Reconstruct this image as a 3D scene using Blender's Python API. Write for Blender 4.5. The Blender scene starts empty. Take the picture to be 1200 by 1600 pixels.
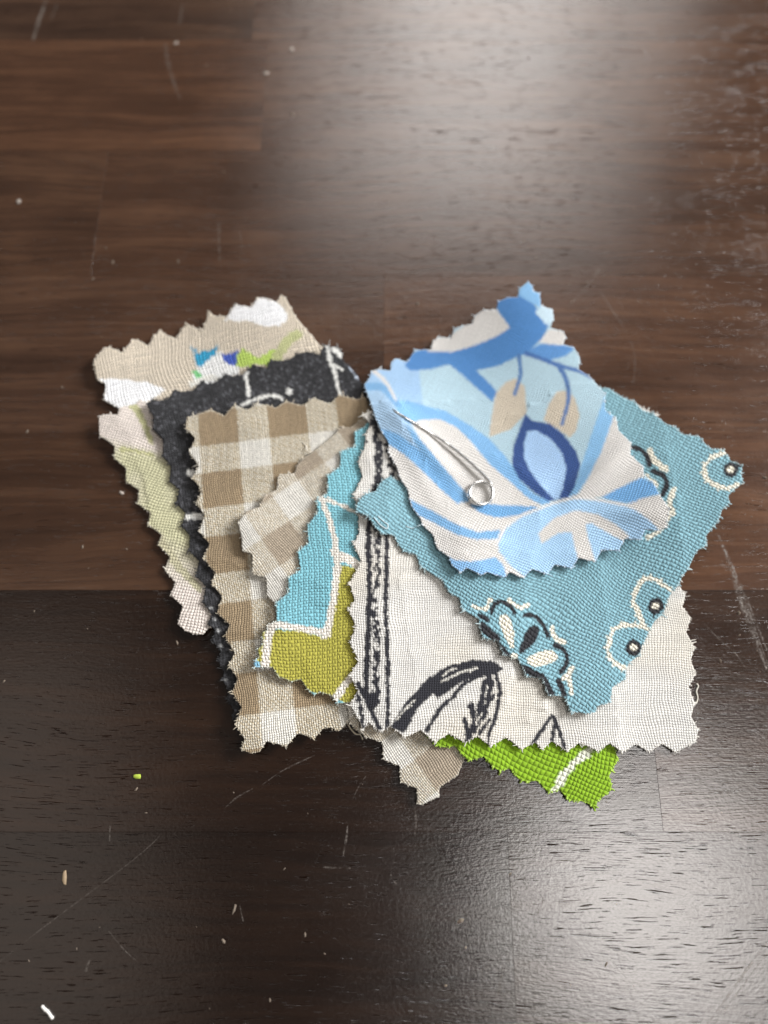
import bpy, math, random
import numpy as np

random.seed(7)
rng = np.random.default_rng(11)

# ------------------------------------------------------------------ camera
S = 0.117e-3                 # metres covered by one photo pixel at the picture centre
F = 1150.0                   # focal length in photo pixels (1200 wide)
TH = math.radians(17.8)      # tilt of the phone away from straight down
ZC = F * S
sn, cs = math.sin(TH), math.cos(TH)
CAM = np.array([0.0, -ZC * sn, ZC * cs])
FWD = np.array([0.0, sn, -cs]); UPV = np.array([0.0, cs, sn]); RIGHT = np.array([1.0, 0.0, 0.0])

scene = bpy.context.scene
col = scene.collection
cam_d = bpy.data.cameras.new("camera")
cam = bpy.data.objects.new("camera", cam_d); col.objects.link(cam)
cam.location = CAM
cam.rotation_euler = (TH, 0, 0)
cam_d.sensor_fit = 'HORIZONTAL'; cam_d.sensor_width = 36.0
cam_d.lens = 36.0 * F / 1200.0
cam_d.clip_start = 0.005; cam_d.clip_end = 20.0
cam_d.dof.use_dof = True
cam_d.dof.focus_distance = 0.1205
cam_d.dof.aperture_fstop = cam_d.lens / 3.2      # about 3.2 mm of phone lens opening
scene.camera = cam

# ------------------------------------------------------------------ light
world = bpy.data.worlds.new("World"); scene.world = world; world.use_nodes = True
bg = world.node_tree.nodes["Background"]
bg.inputs[0].default_value = (1.0, 0.96, 0.92, 1); bg.inputs[1].default_value = 0.07

def area(name, loc, target, sx, sy, radiance, colour):
    d = bpy.data.lights.new(name, 'AREA'); d.shape = 'RECTANGLE'; d.size = sx; d.size_y = sy
    d.energy = radiance * sx * sy * math.pi; d.color = colour
    o = bpy.data.objects.new(name, d); col.objects.link(o); o.location = loc
    from mathutils import Vector
    o.rotation_euler = (Vector(target) - Vector(loc)).to_track_quat('-Z', 'Y').to_euler()
    return o
area("ceiling_panel_light", (0.25, 1.74, 1.25), (0.0, 0.0, 0.0), 0.46, 0.85, 2.8, (1.0, 0.98, 0.955))
area("ceiling_panel_light", (0.26, 1.80, 1.27), (0.0, 0.0, 0.0), 1.00, 1.35, 2.2, (1.0, 0.98, 0.955))
area("ceiling_panel_light", (0.41, -0.28, 1.25), (0.1, -0.05, 0.0), 0.32, 0.30, 4.8, (1.0, 0.955, 0.915))
area("ceiling_panel_light", (0.49, -0.30, 1.27), (0.1, -0.05, 0.0), 0.52, 0.52, 4.9, (1.0, 0.955, 0.915))
area("right_key_light", (1.62, 0.62, 1.02), (0.0, 0.0, 0.0), 0.75, 0.70, 43.0, (0.985, 0.99, 1.0))  # key lamp added at upper right for the shadows; no window known there
area("dim_ceiling_light", (-0.84, -0.28, 1.25), (-0.1, -0.05, 0.0), 0.86, 0.85, 0.52, (1.0, 0.87, 0.76))

scene.view_settings.view_transform = 'Standard'
scene.view_settings.look = 'None'
scene.view_settings.exposure = 0.0
scene.view_settings.gamma = 1.0
scene.view_settings.use_curve_mapping = False

# ------------------------------------------------------------------ helpers
def unproject(px, py, z):
    """photo pixel(s) -> world point(s) at height z above the table"""
    px = np.asarray(px, float); py = np.asarray(py, float); z = np.asarray(z, float)
    dx = (px - 600.0)[..., None]; dy = (py - 800.0)[..., None]
    d = F * FWD + dx * RIGHT - dy * UPV
    t = (z - CAM[2]) / d[..., 2]
    return CAM + t[..., None] * d

def lin(c):
    c = np.asarray(c, float) / 255.0
    return np.where(c <= 0.04045, c / 12.92, ((c + 0.055) / 1.055) ** 2.4)

def inside(poly, x, y):
    p = np.asarray(poly, float); r = np.zeros(x.shape, bool)
    x0, y0 = p[-1]
    for x1, y1 in p:
        if y0 != y1:
            c = ((y0 > y) != (y1 > y)) & (x < (x1 - x0) * (y - y0) / (y1 - y0) + x0)
            r ^= c
        x0, y0 = x1, y1
    return r

def dist_line(pts, x, y):
    """distance to a polyline and the fraction run along it"""
    best = np.full(x.shape, 1e9); frac = np.zeros(x.shape)
    p = np.asarray(pts, float)
    seg = np.hypot(*(p[1:] - p[:-1]).T); cum = np.concatenate([[0], np.cumsum(seg)])
    for i in range(len(p) - 1):
        a, b = p[i], p[i + 1]; ab = b - a; L2 = max(ab @ ab, 1e-9)
        t = np.clip(((x - a[0]) * ab[0] + (y - a[1]) * ab[1]) / L2, 0, 1)
        d = np.hypot(x - a[0] - t * ab[0], y - a[1] - t * ab[1])
        m = d < best
        best[m] = d[m]; frac[m] = (cum[i] + t[m] * seg[i]) / cum[-1]
    return best, frac

def hash2(i, j, k=0):
    v = np.sin(i * 127.1 + j * 311.7 + k * 74.7) * 43758.5453
    return v - np.floor(v)

def vnoise(x, y, k=0):
    i = np.floor(x); j = np.floor(y); fx = x - i; fy = y - j
    fx = fx * fx * (3 - 2 * fx); fy = fy * fy * (3 - 2 * fy)
    a = hash2(i, j, k); b = hash2(i + 1, j, k); c = hash2(i, j + 1, k); d = hash2(i + 1, j + 1, k)
    return (a * (1 - fx) + b * fx) * (1 - fy) + (c * (1 - fx) + d * fx) * fy

def smooth_line(pts, n=6):
    p = [np.array(q, float) for q in pts]
    if len(p) < 3: return [tuple(q) for q in p]
    out = []
    e = [2 * p[0] - p[1]] + p + [2 * p[-1] - p[-2]]
    for i in range(1, len(e) - 2):
        for k in range(n):
            t = k / n
            out.append(tuple(0.5 * ((2 * e[i]) + (-e[i-1] + e[i+1]) * t + (2*e[i-1] - 5*e[i] + 4*e[i+1] - e[i+2]) * t*t + (-e[i-1] + 3*e[i] - 3*e[i+1] + e[i+2]) * t**3)))
    out.append(tuple(p[-1]))
    return out

def zig(p0, p1, n, amp):
    """pinking-shear teeth between two points (used where an edge is out of sight)"""
    p0 = np.array(p0, float); p1 = np.array(p1, float); d = p1 - p0; nrm = np.array([d[1], -d[0]]) / np.hypot(*d)
    out = []
    for i in range(n):
        out.append(tuple(p0 + d * (i + 0.25) / n + nrm * amp * random.uniform(.8, 1.1)))
        out.append(tuple(p0 + d * (i + 0.75) / n - nrm * amp * random.uniform(.8, 1.1)))
    return out

def new_mesh(name, verts, faces):
    me = bpy.data.meshes.new(name); me.from_pydata([tuple(v) for v in verts], [], faces); me.update()
    return me

def link(name, me, mat, parent=None, smooth=True):
    o = bpy.data.objects.new(name, me); col.objects.link(o)
    if mat is not None and me is not None:
        if not me.materials: me.materials.append(mat)
    if parent is not None: o.parent = parent
    if smooth and me is not None: me.polygons.foreach_set("use_smooth", [True] * len(me.polygons))
    return o

def tag(o, label, cat, group=None):
    o["label"] = label; o["category"] = cat
    if group: o["group"] = group

class N:
    """tiny node-graph helper"""
    def __init__(self, name):
        self.m = bpy.data.materials.new(name); self.m.use_nodes = True
        self.t = self.m.node_tree; self.b = self.t.nodes["Principled BSDF"]; self.out = self.t.nodes["Material Output"]
    def n(self, typ, **kw):
        x = self.t.nodes.new(typ)
        for k, v in kw.items(): setattr(x, k, v)
        return x
    def l(self, a, b): self.t.links.new(a, b)
    def put(self, sock, v):
        if isinstance(v, (int, float, tuple, list)): sock.default_value = v
        else: self.l(v, sock)
    def math(self, op, a, b=0.0, c=0.0, clamp=False):
        x = self.n('ShaderNodeMath', operation=op, use_clamp=clamp)
        self.put(x.inputs[0], a); self.put(x.inputs[1], b); self.put(x.inputs[2], c)
        return x.outputs[0]
    def vmath(self, op, a, b):
        x = self.n('ShaderNodeVectorMath', operation=op); self.put(x.inputs[0], a); self.put(x.inputs[1], b)
        return x.outputs[0]
    def noise(self, vec, scale=1.0, detail=3.0, rough=0.5, dist=0.0):
        x = self.n('ShaderNodeTexNoise'); self.put(x.inputs['Vector'], vec)
        x.inputs['Scale'].default_value = scale; x.inputs['Detail'].default_value = detail
        x.inputs['Roughness'].default_value = rough; x.inputs['Distortion'].default_value = dist
        return x.outputs[0]
    def mix(self, f, a, b, mode='MIX'):
        x = self.n('ShaderNodeMix', data_type='RGBA', blend_type=mode)
        self.put(x.inputs[0], f); self.put(x.inputs[6], a); self.put(x.inputs[7], b)
        return x.outputs[2]
    def rng(self, v, a, b, c=0.0, d=1.0, smooth=False):
        x = self.n('ShaderNodeMapRange', interpolation_type='SMOOTHSTEP' if smooth else 'LINEAR')
        self.put(x.inputs[0], v)
        for i, q in enumerate((a, b, c, d)): x.inputs[1 + i].default_value = q
        return x.outputs[0]

# ------------------------------------------------------------------ materials
def wood_material():
    g = N("stained_wood")
    geo = g.n('ShaderNodeNewGeometry'); oi = g.n('ShaderNodeObjectInfo')
    mm = g.vmath('MULTIPLY', geo.outputs['Position'], (1000.0, 1000.0, 1000.0))
    off = g.n('ShaderNodeCombineXYZ'); r = oi.outputs['Random']
    g.l(g.math('MULTIPLY', r, 913.0), off.inputs[0]); g.l(g.math('MULTIPLY', r, 377.0), off.inputs[1]); g.l(g.math('MULTIPLY', r, 211.0), off.inputs[2])
    p = g.vmath('ADD', mm, off.outputs[0])
    # slow sideways wander of the grain
    wv = g.noise(g.vmath('MULTIPLY', p, (0.018, 0.05, 0.05)), 1.0, 2.0)
    wo = g.n('ShaderNodeCombineXYZ'); g.l(g.math('MULTIPLY', g.math('SUBTRACT', wv, 0.5), 9.0), wo.inputs[1])
    q = g.vmath('ADD', p, wo.outputs[0])
    broad = g.noise(g.vmath('MULTIPLY', q, (0.012, 0.13, 0.13)), 1.0, 4.0, 0.55, 0.6)
    streak = g.noise(g.vmath('MULTIPLY', q, (0.035, 0.85, 0.5)), 1.0, 6.0, 0.6, 0.2)
    fibre = g.noise(g.vmath('MULTIPLY', q, (0.22, 5.0, 2.0)), 1.0, 4.0, 0.6)
    pn = g.noise(g.vmath('MULTIPLY', q, (0.26, 5.2, 2.0)), 1.0, 2.0, 0.45)
    pmask = g.noise(g.vmath('MULTIPLY', q, (0.03, 0.09, 0.1)), 1.0, 2.0)
    pth = g.math('ADD', pn, g.math('MULTIPLY', g.math('SUBTRACT', pmask, 0.5), 0.16))
    pore = g.rng(pth, 0.64, 0.70, 0.0, 1.0, True)
    blotch = g.noise(g.vmath('MULTIPLY', p, (0.05, 0.07, 0.07)), 1.0, 3.0, 0.6)
    leather = g.noise(g.vmath('MULTIPLY', p, (1.6, 2.2, 2.0)), 1.0, 3.0, 0.6)
    # tone: dark stain to warm brown
    tone = g.math('ADD', g.math('MULTIPLY', broad, 0.85), g.math('ADD', g.math('MULTIPLY', streak, 0.75), g.math('MULTIPLY', fibre, 0.28)))
    tone = g.math('ADD', tone, g.math('MULTIPLY', blotch, 0.35))
    tf = g.rng(tone, 0.62, 1.58)
    ramp = g.n('ShaderNodeValToRGB'); g.l(tf, ramp.inputs[0])
    e = ramp.color_ramp.elements
    e[0].position = 0.0; e[0].color = (0.016, 0.0078, 0.0050, 1)
    e[1].position = 1.0; e[1].color = (0.128, 0.068, 0.039, 1)
    m1 = ramp.color_ramp.elements.new(0.5); m1.color = (0.056, 0.0285, 0.0172, 1)
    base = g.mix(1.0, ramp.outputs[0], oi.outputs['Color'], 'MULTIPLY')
    base = g.mix(g.math('MULTIPLY', pore, 0.6), base, (0.007, 0.004, 0.003, 1))
    # a thin film of pale dust and rubbed marks in the finish
    rub = g.noise(g.vmath('MULTIPLY', p, (0.11, 0.16, 0.1)), 1.0, 5.0, 0.7, 1.0)
    fine = g.noise(g.vmath('MULTIPLY', p, (2.5, 3.5, 2.0)), 1.0, 2.0, 0.6)
    rubm = g.math('MULTIPLY', g.rng(rub, 0.52, 0.78, 0, 1, True), g.rng(fine, 0.45, 0.75))
    base = g.mix(g.math('MULTIPLY', rubm, 0.008), base, (0.30, 0.25, 0.21, 1))
    g.l(base, g.b.inputs['Base Color'])
    ro = g.math('ADD', 0.165, g.math('MULTIPLY', g.math('SUBTRACT', blotch, 0.5), 0.12))
    ro = g.math('ADD', ro, g.math('MULTIPLY', g.math('SUBTRACT', fine, 0.5), 0.10))
    g.l(ro, g.b.inputs['Roughness'])
    g.l(g.math('SUBTRACT', 1.0, g.math('MULTIPLY', pore, 1.0)), g.b.inputs['Specular IOR Level'])   # open pores hold no varnish
    h = g.math('MULTIPLY', pore, -0.3)
    h = g.math('ADD', h, g.math('MULTIPLY', fibre, 0.34))
    h = g.math('ADD', h, g.math('MULTIPLY', leather, 0.42))
    h = g.math('ADD', h, g.math('MULTIPLY', streak, 0.15))
    bp = g.n('ShaderNodeBump'); bp.inputs['Strength'].default_value = 0.9; bp.inputs['Distance'].default_value = 0.000055
    g.l(h, bp.inputs['Height']); g.l(bp.outputs[0], g.b.inputs['Normal'])
    return g.m

def fabric_material(name, nu=1.0, nv=1.0, relief=0.00018, gap=0.42, hole=0.55, vary=0.16, slub=0.0, fuzz=0.25, rough=0.92, twill=False):
    """woven cloth: the print rides on the mesh, the weave is relief with small open gaps between the yarns.
    nu, nv = how many yarns travel together each way (1,1 plain weave; 2,1 half basket)"""
    g = N(name)
    at = g.n('ShaderNodeAttribute', attribute_name="thread"); ac = g.n('ShaderNodeAttribute', attribute_name="print")
    wob = g.n('ShaderNodeTexNoise'); g.l(at.outputs['Vector'], wob.inputs['Vector']); wob.inputs['Scale'].default_value = 0.23; wob.inputs['Detail'].default_value = 3.0
    w2 = g.vmath('MULTIPLY', g.vmath('SUBTRACT', wob.outputs['Color'], (0.5, 0.5, 0.5)), (1.1, 1.1, 0.0))
    drift = g.n('ShaderNodeTexNoise'); g.l(at.outputs['Vector'], drift.inputs['Vector']); drift.inputs['Scale'].default_value = 0.035; drift.inputs['Detail'].default_value = 1.0
    w3 = g.vmath('MULTIPLY', g.vmath('SUBTRACT', drift.outputs['Color'], (0.5, 0.5, 0.5)), (7.0, 7.0, 0.0))
    vec = g.vmath('ADD', g.vmath('ADD', at.outputs['Vector'], w2), w3)
    sp = g.n('ShaderNodeSeparateXYZ'); g.l(vec, sp.inputs[0]); u, v = sp.outputs[0], sp.outputs[1]
    iu = g.math('FLOOR', u); iv = g.math('FLOOR', v)
    fu = g.math('SUBTRACT', g.math('SUBTRACT', u, iu), 0.5); fv = g.math('SUBTRACT', g.math('SUBTRACT', v, iv), 0.5)
    gu = g.math('FLOOR', g.math('DIVIDE', u, nu)); gv = g.math('FLOOR', g.math('DIVIDE', v, nv))
    par = g.math('FLOORED_MODULO', g.math('ADD', gu, gv), 2.0)
    if twill: par = g.math('LESS_THAN', g.math('FLOORED_MODULO', g.math('ADD', iu, iv), 3.0), 1.5)
    # position along the float
    lu = g.math('SUBTRACT', g.math('FRACT', g.math('DIVIDE', u, nu)), 0.5); lv = g.math('SUBTRACT', g.math('FRACT', g.math('DIVIDE', v, nv)), 0.5)
    cu = g.math('COSINE', g.math('MULTIPLY', fu, math.pi)); cv = g.math('COSINE', g.math('MULTIPLY', fv, math.pi))
    au = g.math('COSINE', g.math('MULTIPLY', lu, math.pi)); av = g.math('COSINE', g.math('MULTIPLY', lv, math.pi))
    warp = g.math('MULTIPLY', g.math('POWER', cu, 0.6), g.math('ADD', 0.35, g.math('MULTIPLY', av, 0.65)))
    weft = g.math('MULTIPLY', g.math('POWER', cv, 0.6), g.math('ADD', 0.35, g.math('MULTIPLY', au, 0.65)))
    mx = g.n('ShaderNodeMix', data_type='FLOAT'); g.l(par, mx.inputs[0]); g.l(weft, mx.inputs[2]); g.l(warp, mx.inputs[3])
    h = mx.outputs[0]
    hair = g.noise(g.vmath('MULTIPLY', vec, (3.1, 3.1, 1.0)), 1.0, 3.0, 0.65)
    hh = g.math('ADD', h, g.math('MULTIPLY', hair, fuzz))
    bp = g.n('ShaderNodeBump'); bp.inputs['Strength'].default_value = 1.0; bp.inputs['Distance'].default_value = relief
    g.l(hh, bp.inputs['Height']); g.l(bp.outputs[0], g.b.inputs['Normal'])
    # every yarn takes the dye a little differently
    wn1 = g.n('ShaderNodeTexWhiteNoise', noise_dimensions='2D'); c1 = g.n('ShaderNodeCombineXYZ'); g.l(iu, c1.inputs[0]); g.l(g.math('FLOOR', g.math('MULTIPLY', v, 0.11)), c1.inputs[1]); g.l(c1.outputs[0], wn1.inputs['Vector'])
    wn2 = g.n('ShaderNodeTexWhiteNoise', noise_dimensions='2D'); c2 = g.n('ShaderNodeCombineXYZ'); g.l(iv, c2.inputs[1]); g.l(g.math('FLOOR', g.math('MULTIPLY', u, 0.09)), c2.inputs[0]); g.l(c2.outputs[0], wn2.inputs['Vector'])
    mv = g.n('ShaderNodeMix', data_type='FLOAT'); g.l(par, mv.inputs[0]); g.l(wn2.outputs[0], mv.inputs[2]); g.l(wn1.outputs[0], mv.inputs[3])
    k = g.math('ADD', 1.0 - vary * 0.5, g.math('MULTIPLY', mv.outputs[0], vary))
    k = g.math('MULTIPLY', k, g.math('ADD', 0.92, g.math('MULTIPLY', hair, 0.16)))
    if slub:
        sl = g.noise(g.vmath('MULTIPLY', vec, (0.018, 0.55, 1.0)), 1.0, 4.0, 0.6)
        k = g.math('MULTIPLY', k, g.math('ADD', 1.0 - slub * 0.5, g.math('MULTIPLY', sl, slub)))
    kk = g.n('ShaderNodeCombineColor')
    for i in range(3): g.l(k, kk.inputs[i])
    g.l(g.mix(1.0, ac.outputs['Color'], kk.outputs[0], 'MULTIPLY'), g.b.inputs['Base Color'])
    g.b.inputs['Roughness'].default_value = rough
    g.b.inputs['Specular IOR Level'].default_value = 0.25
    g.b.inputs['Sheen Weight'].default_value = 0.12; g.b.inputs['Sheen Roughness'].default_value = 0.5
    # open gaps where four yarns meet: one can see through the cloth there
    un = g.math('MULTIPLY', g.math('SUBTRACT', wn1.outputs[0], 0.5), 0.10); vn = g.math('MULTIPLY', g.math('SUBTRACT', wn2.outputs[0], 0.5), 0.14)
    a1 = g.rng(g.math('ADD', g.math('ABSOLUTE', fu), un), gap - 0.06, gap + 0.04); a2 = g.rng(g.math('ADD', g.math('ABSOLUTE', fv), vn), gap - 0.14, gap + 0.02)
    alpha = g.math('SUBTRACT', 1.0, g.math('MULTIPLY', g.math('MULTIPLY', a1, a2), hole))
    g.l(alpha, g.b.inputs['Alpha'])
    return g.m

def thread_material(name):
    g = N(name)
    ac = g.n('ShaderNodeAttribute', attribute_name="print")
    g.l(ac.outputs['Color'], g.b.inputs['Base Color']); g.b.inputs['Roughness'].default_value = 0.9
    g.b.inputs['Sheen Weight'].default_value = 0.15
    return g.m

def simple_material(name, colr, rough=0.7, metal=0.0, vary=0.25, scale=900.0, spec=0.5):
    g = N(name)
    geo = g.n('ShaderNodeNewGeometry')
    nz = g.noise(geo.outputs['Position'], scale, 3.0)
    k = g.rng(nz, 0.3, 0.7, 1 - vary, 1 + vary)
    kk = g.n('ShaderNodeCombineColor')
    for i in range(3): g.l(k, kk.inputs[i])
    g.l(g.mix(1.0, (*colr, 1), kk.outputs[0], 'MULTIPLY'), g.b.inputs['Base Color'])
    g.b.inputs['Roughness'].default_value = rough; g.b.inputs['Metallic'].default_value = metal
    g.b.inputs['Specular IOR Level'].default_value = spec
    return g.m

def scratch_material():
    g = N("scuffed_finish")
    geo = g.n('ShaderNodeNewGeometry')
    mm = g.vmath('MULTIPLY', geo.outputs['Position'], (1000.0, 1000.0, 1000.0))
    nz = g.noise(mm, 0.9, 4.0, 0.7); n2 = g.noise(g.vmath('MULTIPLY', mm, (3, 3, 3)), 1.0, 2.0)
    g.b.inputs['Base Color'].default_value = (0.33, 0.29, 0.255, 1); g.b.inputs['Roughness'].default_value = 0.6
    at = g.n('ShaderNodeAttribute', attribute_name="wear")
    a = g.math('MULTIPLY', g.rng(nz, 0.36, 0.62, 0, 1, True), g.rng(n2, 0.3, 0.6))
    g.l(g.math('MULTIPLY', a, at.outputs['Fac'], clamp=True), g.b.inputs['Alpha'])
    return g.m

M_WOOD = wood_material()
M_SCR = scratch_material()
M_THREAD = thread_material("cotton_yarn")
M_STEEL = simple_material("nickel_plated_wire", (0.88, 0.87, 0.85), 0.26, 1.0, 0.06, 1500.0)
M_GLUE = simple_material("dark_glue_line", (0.012, 0.008, 0.006), 0.6)

# ------------------------------------------------------------------ the table top
K = math.tan(TH) / F
def tab_y(py): dy = py - 800.0; return float(unproject(600.0, py, 0.0)[1])
def tab_x(px, py): return float(unproject(px, py, 0.0)[0])
table = bpy.data.objects.new("tabletop", None); col.objects.link(table)
table["kind"] = "structure"

def strip_mesh(x0, x1, y0, y1, thick=0.024, bev=0.00003):
    b = bev
    xs = (x0, x1); ys = (y0, y1)
    ring0 = [(x0, y0, -thick), (x1, y0, -thick), (x1, y1, -thick), (x0, y1, -thick)]
    ring1 = [(x0, y0, -b), (x1, y0, -b), (x1, y1, -b), (x0, y1, -b)]
    ring2 = [(x0 + b, y0 + b, 0), (x1 - b, y0 + b, 0), (x1 - b, y1 - b, 0), (x0 + b, y1 - b, 0)]
    v = ring0 + ring1 + ring2
    f = [(3, 2, 1, 0), (8, 9, 10, 11)]
    for a in (0, 4):
        for i in range(4): f.append((a + i, a + (i + 1) % 4, a + 4 + (i + 1) % 4, a + 4 + i))
    return new_mesh("wood_strip", v, f)

W = 0.0311
yb = [tab_y(1300), tab_y(922), tab_y(677), tab_y(431), tab_y(235), tab_y(62)]
bounds = [yb[0] - 2 * W - 0.003, yb[0] - W - 0.0015] + yb + [yb[-1] + W * (i + 1) for i in range(6)]
bounds = [bounds[0] - W * (i + 1) for i in range(4)][::-1] + bounds
X0, X1 = -0.42, 0.42
joints = {  # strip lower boundary index (in yb) -> butt joints in x, and tone factors per piece left to right
}
def row(i, y0, y1):
    py_of = {yb[0] - W - 0.0015: ([tab_x(800, 1450)], [(0.17, 0.145, 0.13), (0.28, 0.25, 0.225)]),  # this row and the next: darker stain, with low light painted in
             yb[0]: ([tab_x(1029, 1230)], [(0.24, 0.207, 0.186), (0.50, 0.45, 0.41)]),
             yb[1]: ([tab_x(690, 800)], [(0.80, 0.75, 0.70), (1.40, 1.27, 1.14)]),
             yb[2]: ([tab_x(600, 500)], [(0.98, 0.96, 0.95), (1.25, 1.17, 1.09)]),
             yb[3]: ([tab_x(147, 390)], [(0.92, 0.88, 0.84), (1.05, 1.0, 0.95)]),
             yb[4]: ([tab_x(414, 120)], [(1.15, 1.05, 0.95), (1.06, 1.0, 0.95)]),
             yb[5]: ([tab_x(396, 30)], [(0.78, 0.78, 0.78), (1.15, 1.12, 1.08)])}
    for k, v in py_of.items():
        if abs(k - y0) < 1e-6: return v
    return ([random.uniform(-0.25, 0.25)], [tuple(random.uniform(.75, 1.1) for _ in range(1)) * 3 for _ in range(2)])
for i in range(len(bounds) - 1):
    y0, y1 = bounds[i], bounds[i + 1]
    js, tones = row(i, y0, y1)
    xs = [X0] + js + [X1]
    # extra joints well outside the view so that no stave runs on for ever
    for a in range(len(xs) - 1):
        g_ = 0.000004
        me = strip_mesh(xs[a] + g_, xs[a + 1] - g_, y0 + g_, y1 - g_)
        o = link("wood_strip", me, M_WOOD, table, smooth=False)
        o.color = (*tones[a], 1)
me = new_mesh("glue_bed", [(X0 + .001, bounds[0] + .001, -0.0255), (X1 - .001, bounds[0] + .001, -0.0255), (X1 - .001, bounds[-1] - .001, -0.0255), (X0 + .001, bounds[-1] - .001, -0.0255),
                           (X0 + .001, bounds[0] + .001, -0.0006), (X1 - .001, bounds[0] + .001, -0.0006), (X1 - .001, bounds[-1] - .001, -0.0006), (X0 + .001, bounds[-1] - .001, -0.0006)],
              [(3, 2, 1, 0), (4, 5, 6, 7), (0, 1, 5, 4), (1, 2, 6, 5), (2, 3, 7, 6), (3, 0, 4, 7)])
link("glue_bed", me, M_GLUE, table, smooth=False)

def scratch(pts, width, strength=1.0):
    """shallow rubbed groove in the finish, px coordinates on the table"""
    p = np.array(smooth_line(pts, 5)); w3 = unproject(p[:, 0], p[:, 1], 0.0)
    n = len(w3); v = []; wear = []
    for i in range(n):
        d = w3[min(i + 1, n - 1)] - w3[max(i - 1, 0)]; d /= np.linalg.norm(d)
        s = np.array([-d[1], d[0], 0]); hw = width * S * 0.5 * (0.35 + 0.65 * math.sin(math.pi * min(max((i + .6) / n, .05), .95))) * random.uniform(.75, 1.2)
        for k, z in ((-1, 0.000012), (0, 0.000030), (1, 0.000012)):
            q = w3[i] + s * hw * k; q[2] = z; v.append(q); wear.append(strength if k == 0 else strength * 0.15)
    f = []
    for i in range(n - 1):
        for k in range(2): f.append((i * 3 + k, i * 3 + k + 1, i * 3 + k + 4, i * 3 + k + 3)[::-1])
    me = new_mesh("scratch", v, f)
    a = me.attributes.new("wear", 'FLOAT', 'POINT'); a.data.foreach_set("value", wear)
    link("scratch", me, M_SCR, table)

for pts, w, s in [
    ([(1122, 836), (1140, 880), (1155, 930), (1175, 985), (1198, 1045)], 11, .62), ([(1128, 850), (1150, 900), (1172, 950), (1204, 1030)], 6, .55),
    ([(1140, 870), (1165, 940), (1200, 1040)], 4, .5),
    ([(1100, 974), (1125, 1000), (1150, 1022), (1164, 1043)], 1.6, .8),
    ([(1206, 1463), (1178, 1500), (1140, 1552), (1100, 1608)], 5, .75), ([(1210, 1475), (1184, 1508), (1146, 1560), (1110, 1608)], 2.5, .7),
    ([(953, 363), (946, 400), (930, 430), (905, 462), (885, 478)], 4, .5), ([(938, 455), (960, 490), (980, 520)], 3, .5),
    ([(985, 530), (992, 560), (990, 600)], 3, .35), ([(72, 0), (60, 35), (50, 68)], 9, .75), ([(90, 5), (80, 30)], 8, .25),
    ([(258, 66), (262, 95), (272, 130), (282, 155)], 9, .35), ([(285, 5), (280, 40)], 9, .25), ([(343, 345), (342, 375), (344, 410)], 6, .3),
    ([(376, 360), (378, 400)], 6, .22), ([(0, 1502), (60, 1455), (120, 1410), (200, 1350), (238, 1318), (250, 1305)], 2.0, .26), ([(170, 1455), (195, 1485), (212, 1500)], 1.6, .4),
    ([(410, 1226), (440, 1205), (470, 1190), (492, 1180)], 2.5, .4), ([(352, 1262), (370, 1246), (395, 1232)], 3, .4),
    ([(543, 1290), (541, 1310), (536, 1338)], 4, .45), ([(505, 1355), (548, 1357)], 4, .35), ([(610, 1366), (615, 1376), (621, 1384)], 3, .7),
    ([(572, 1212), (560, 1230), (551, 1250)], 2, .4), ([(840, 1392), (848, 1405), (843, 1420), (838, 1440)], 2.5, .4), ([(785, 1512), (780, 1545), (776, 1560)], 5, .35),
    ([(648, 1250), (650, 1285), (648, 1305)], 4, .4), ([(172, 1290), (171, 1315)], 3, .4), ([(374, 1412), (380, 1440)], 3, .35), ([(140, 1500), (134, 1518)], 5, .6),
    ([(1146, 1144), (1168, 1178)], 2, .4), ([(1128, 1100), (1150, 1104), (1165, 1108)], 2, .4), ([(1098, 885), (1130, 884), (1142, 884)], 4, .45),
    ([(690, 300), (720, 312), (735, 328)], 2.5, .35), ([(606, 310), (622, 322), (638, 330)], 2.5, .4), ([(710, 298), (730, 316)], 2, .3), ([(540, 345), (580, 352), (610, 362)], 2, .3),
    ([(960, 1480), (985, 1550), (1000, 1600)], 2, .25), ([(975, 1590), (1040, 1540), (1100, 1520)], 2, .25), ([(250, 820), (262, 826)], 4, .4), ([(195, 767), (190, 771)], 5, .5)]:
    scratch(pts, w, s)

# ------------------------------------------------------------------ the cloth stack
GX0, GX1, GY0, GY1, GS = 100, 1240, 400, 1300, 4
gx = np.arange(GX0, GX1 + GS, GS, float); gy = np.arange(GY0, GY1 + GS, GS, float)
GXX, GYY = np.meshgrid(gx, gy)
HEIGHT = np.zeros(GXX.shape)          # top of everything laid down so far (metres)

def box(a, r):
    k = 2 * r + 1
    for ax in (0, 1):
        pad = [(0, 0), (0, 0)]; pad[ax] = (r + 1, r)
        c = np.cumsum(np.pad(a, pad, mode='edge'), axis=ax)
        a = (np.take(c, range(k, c.shape[ax]), axis=ax) - np.take(c, range(0, c.shape[ax] - k), axis=ax)) / k
    return a

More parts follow.
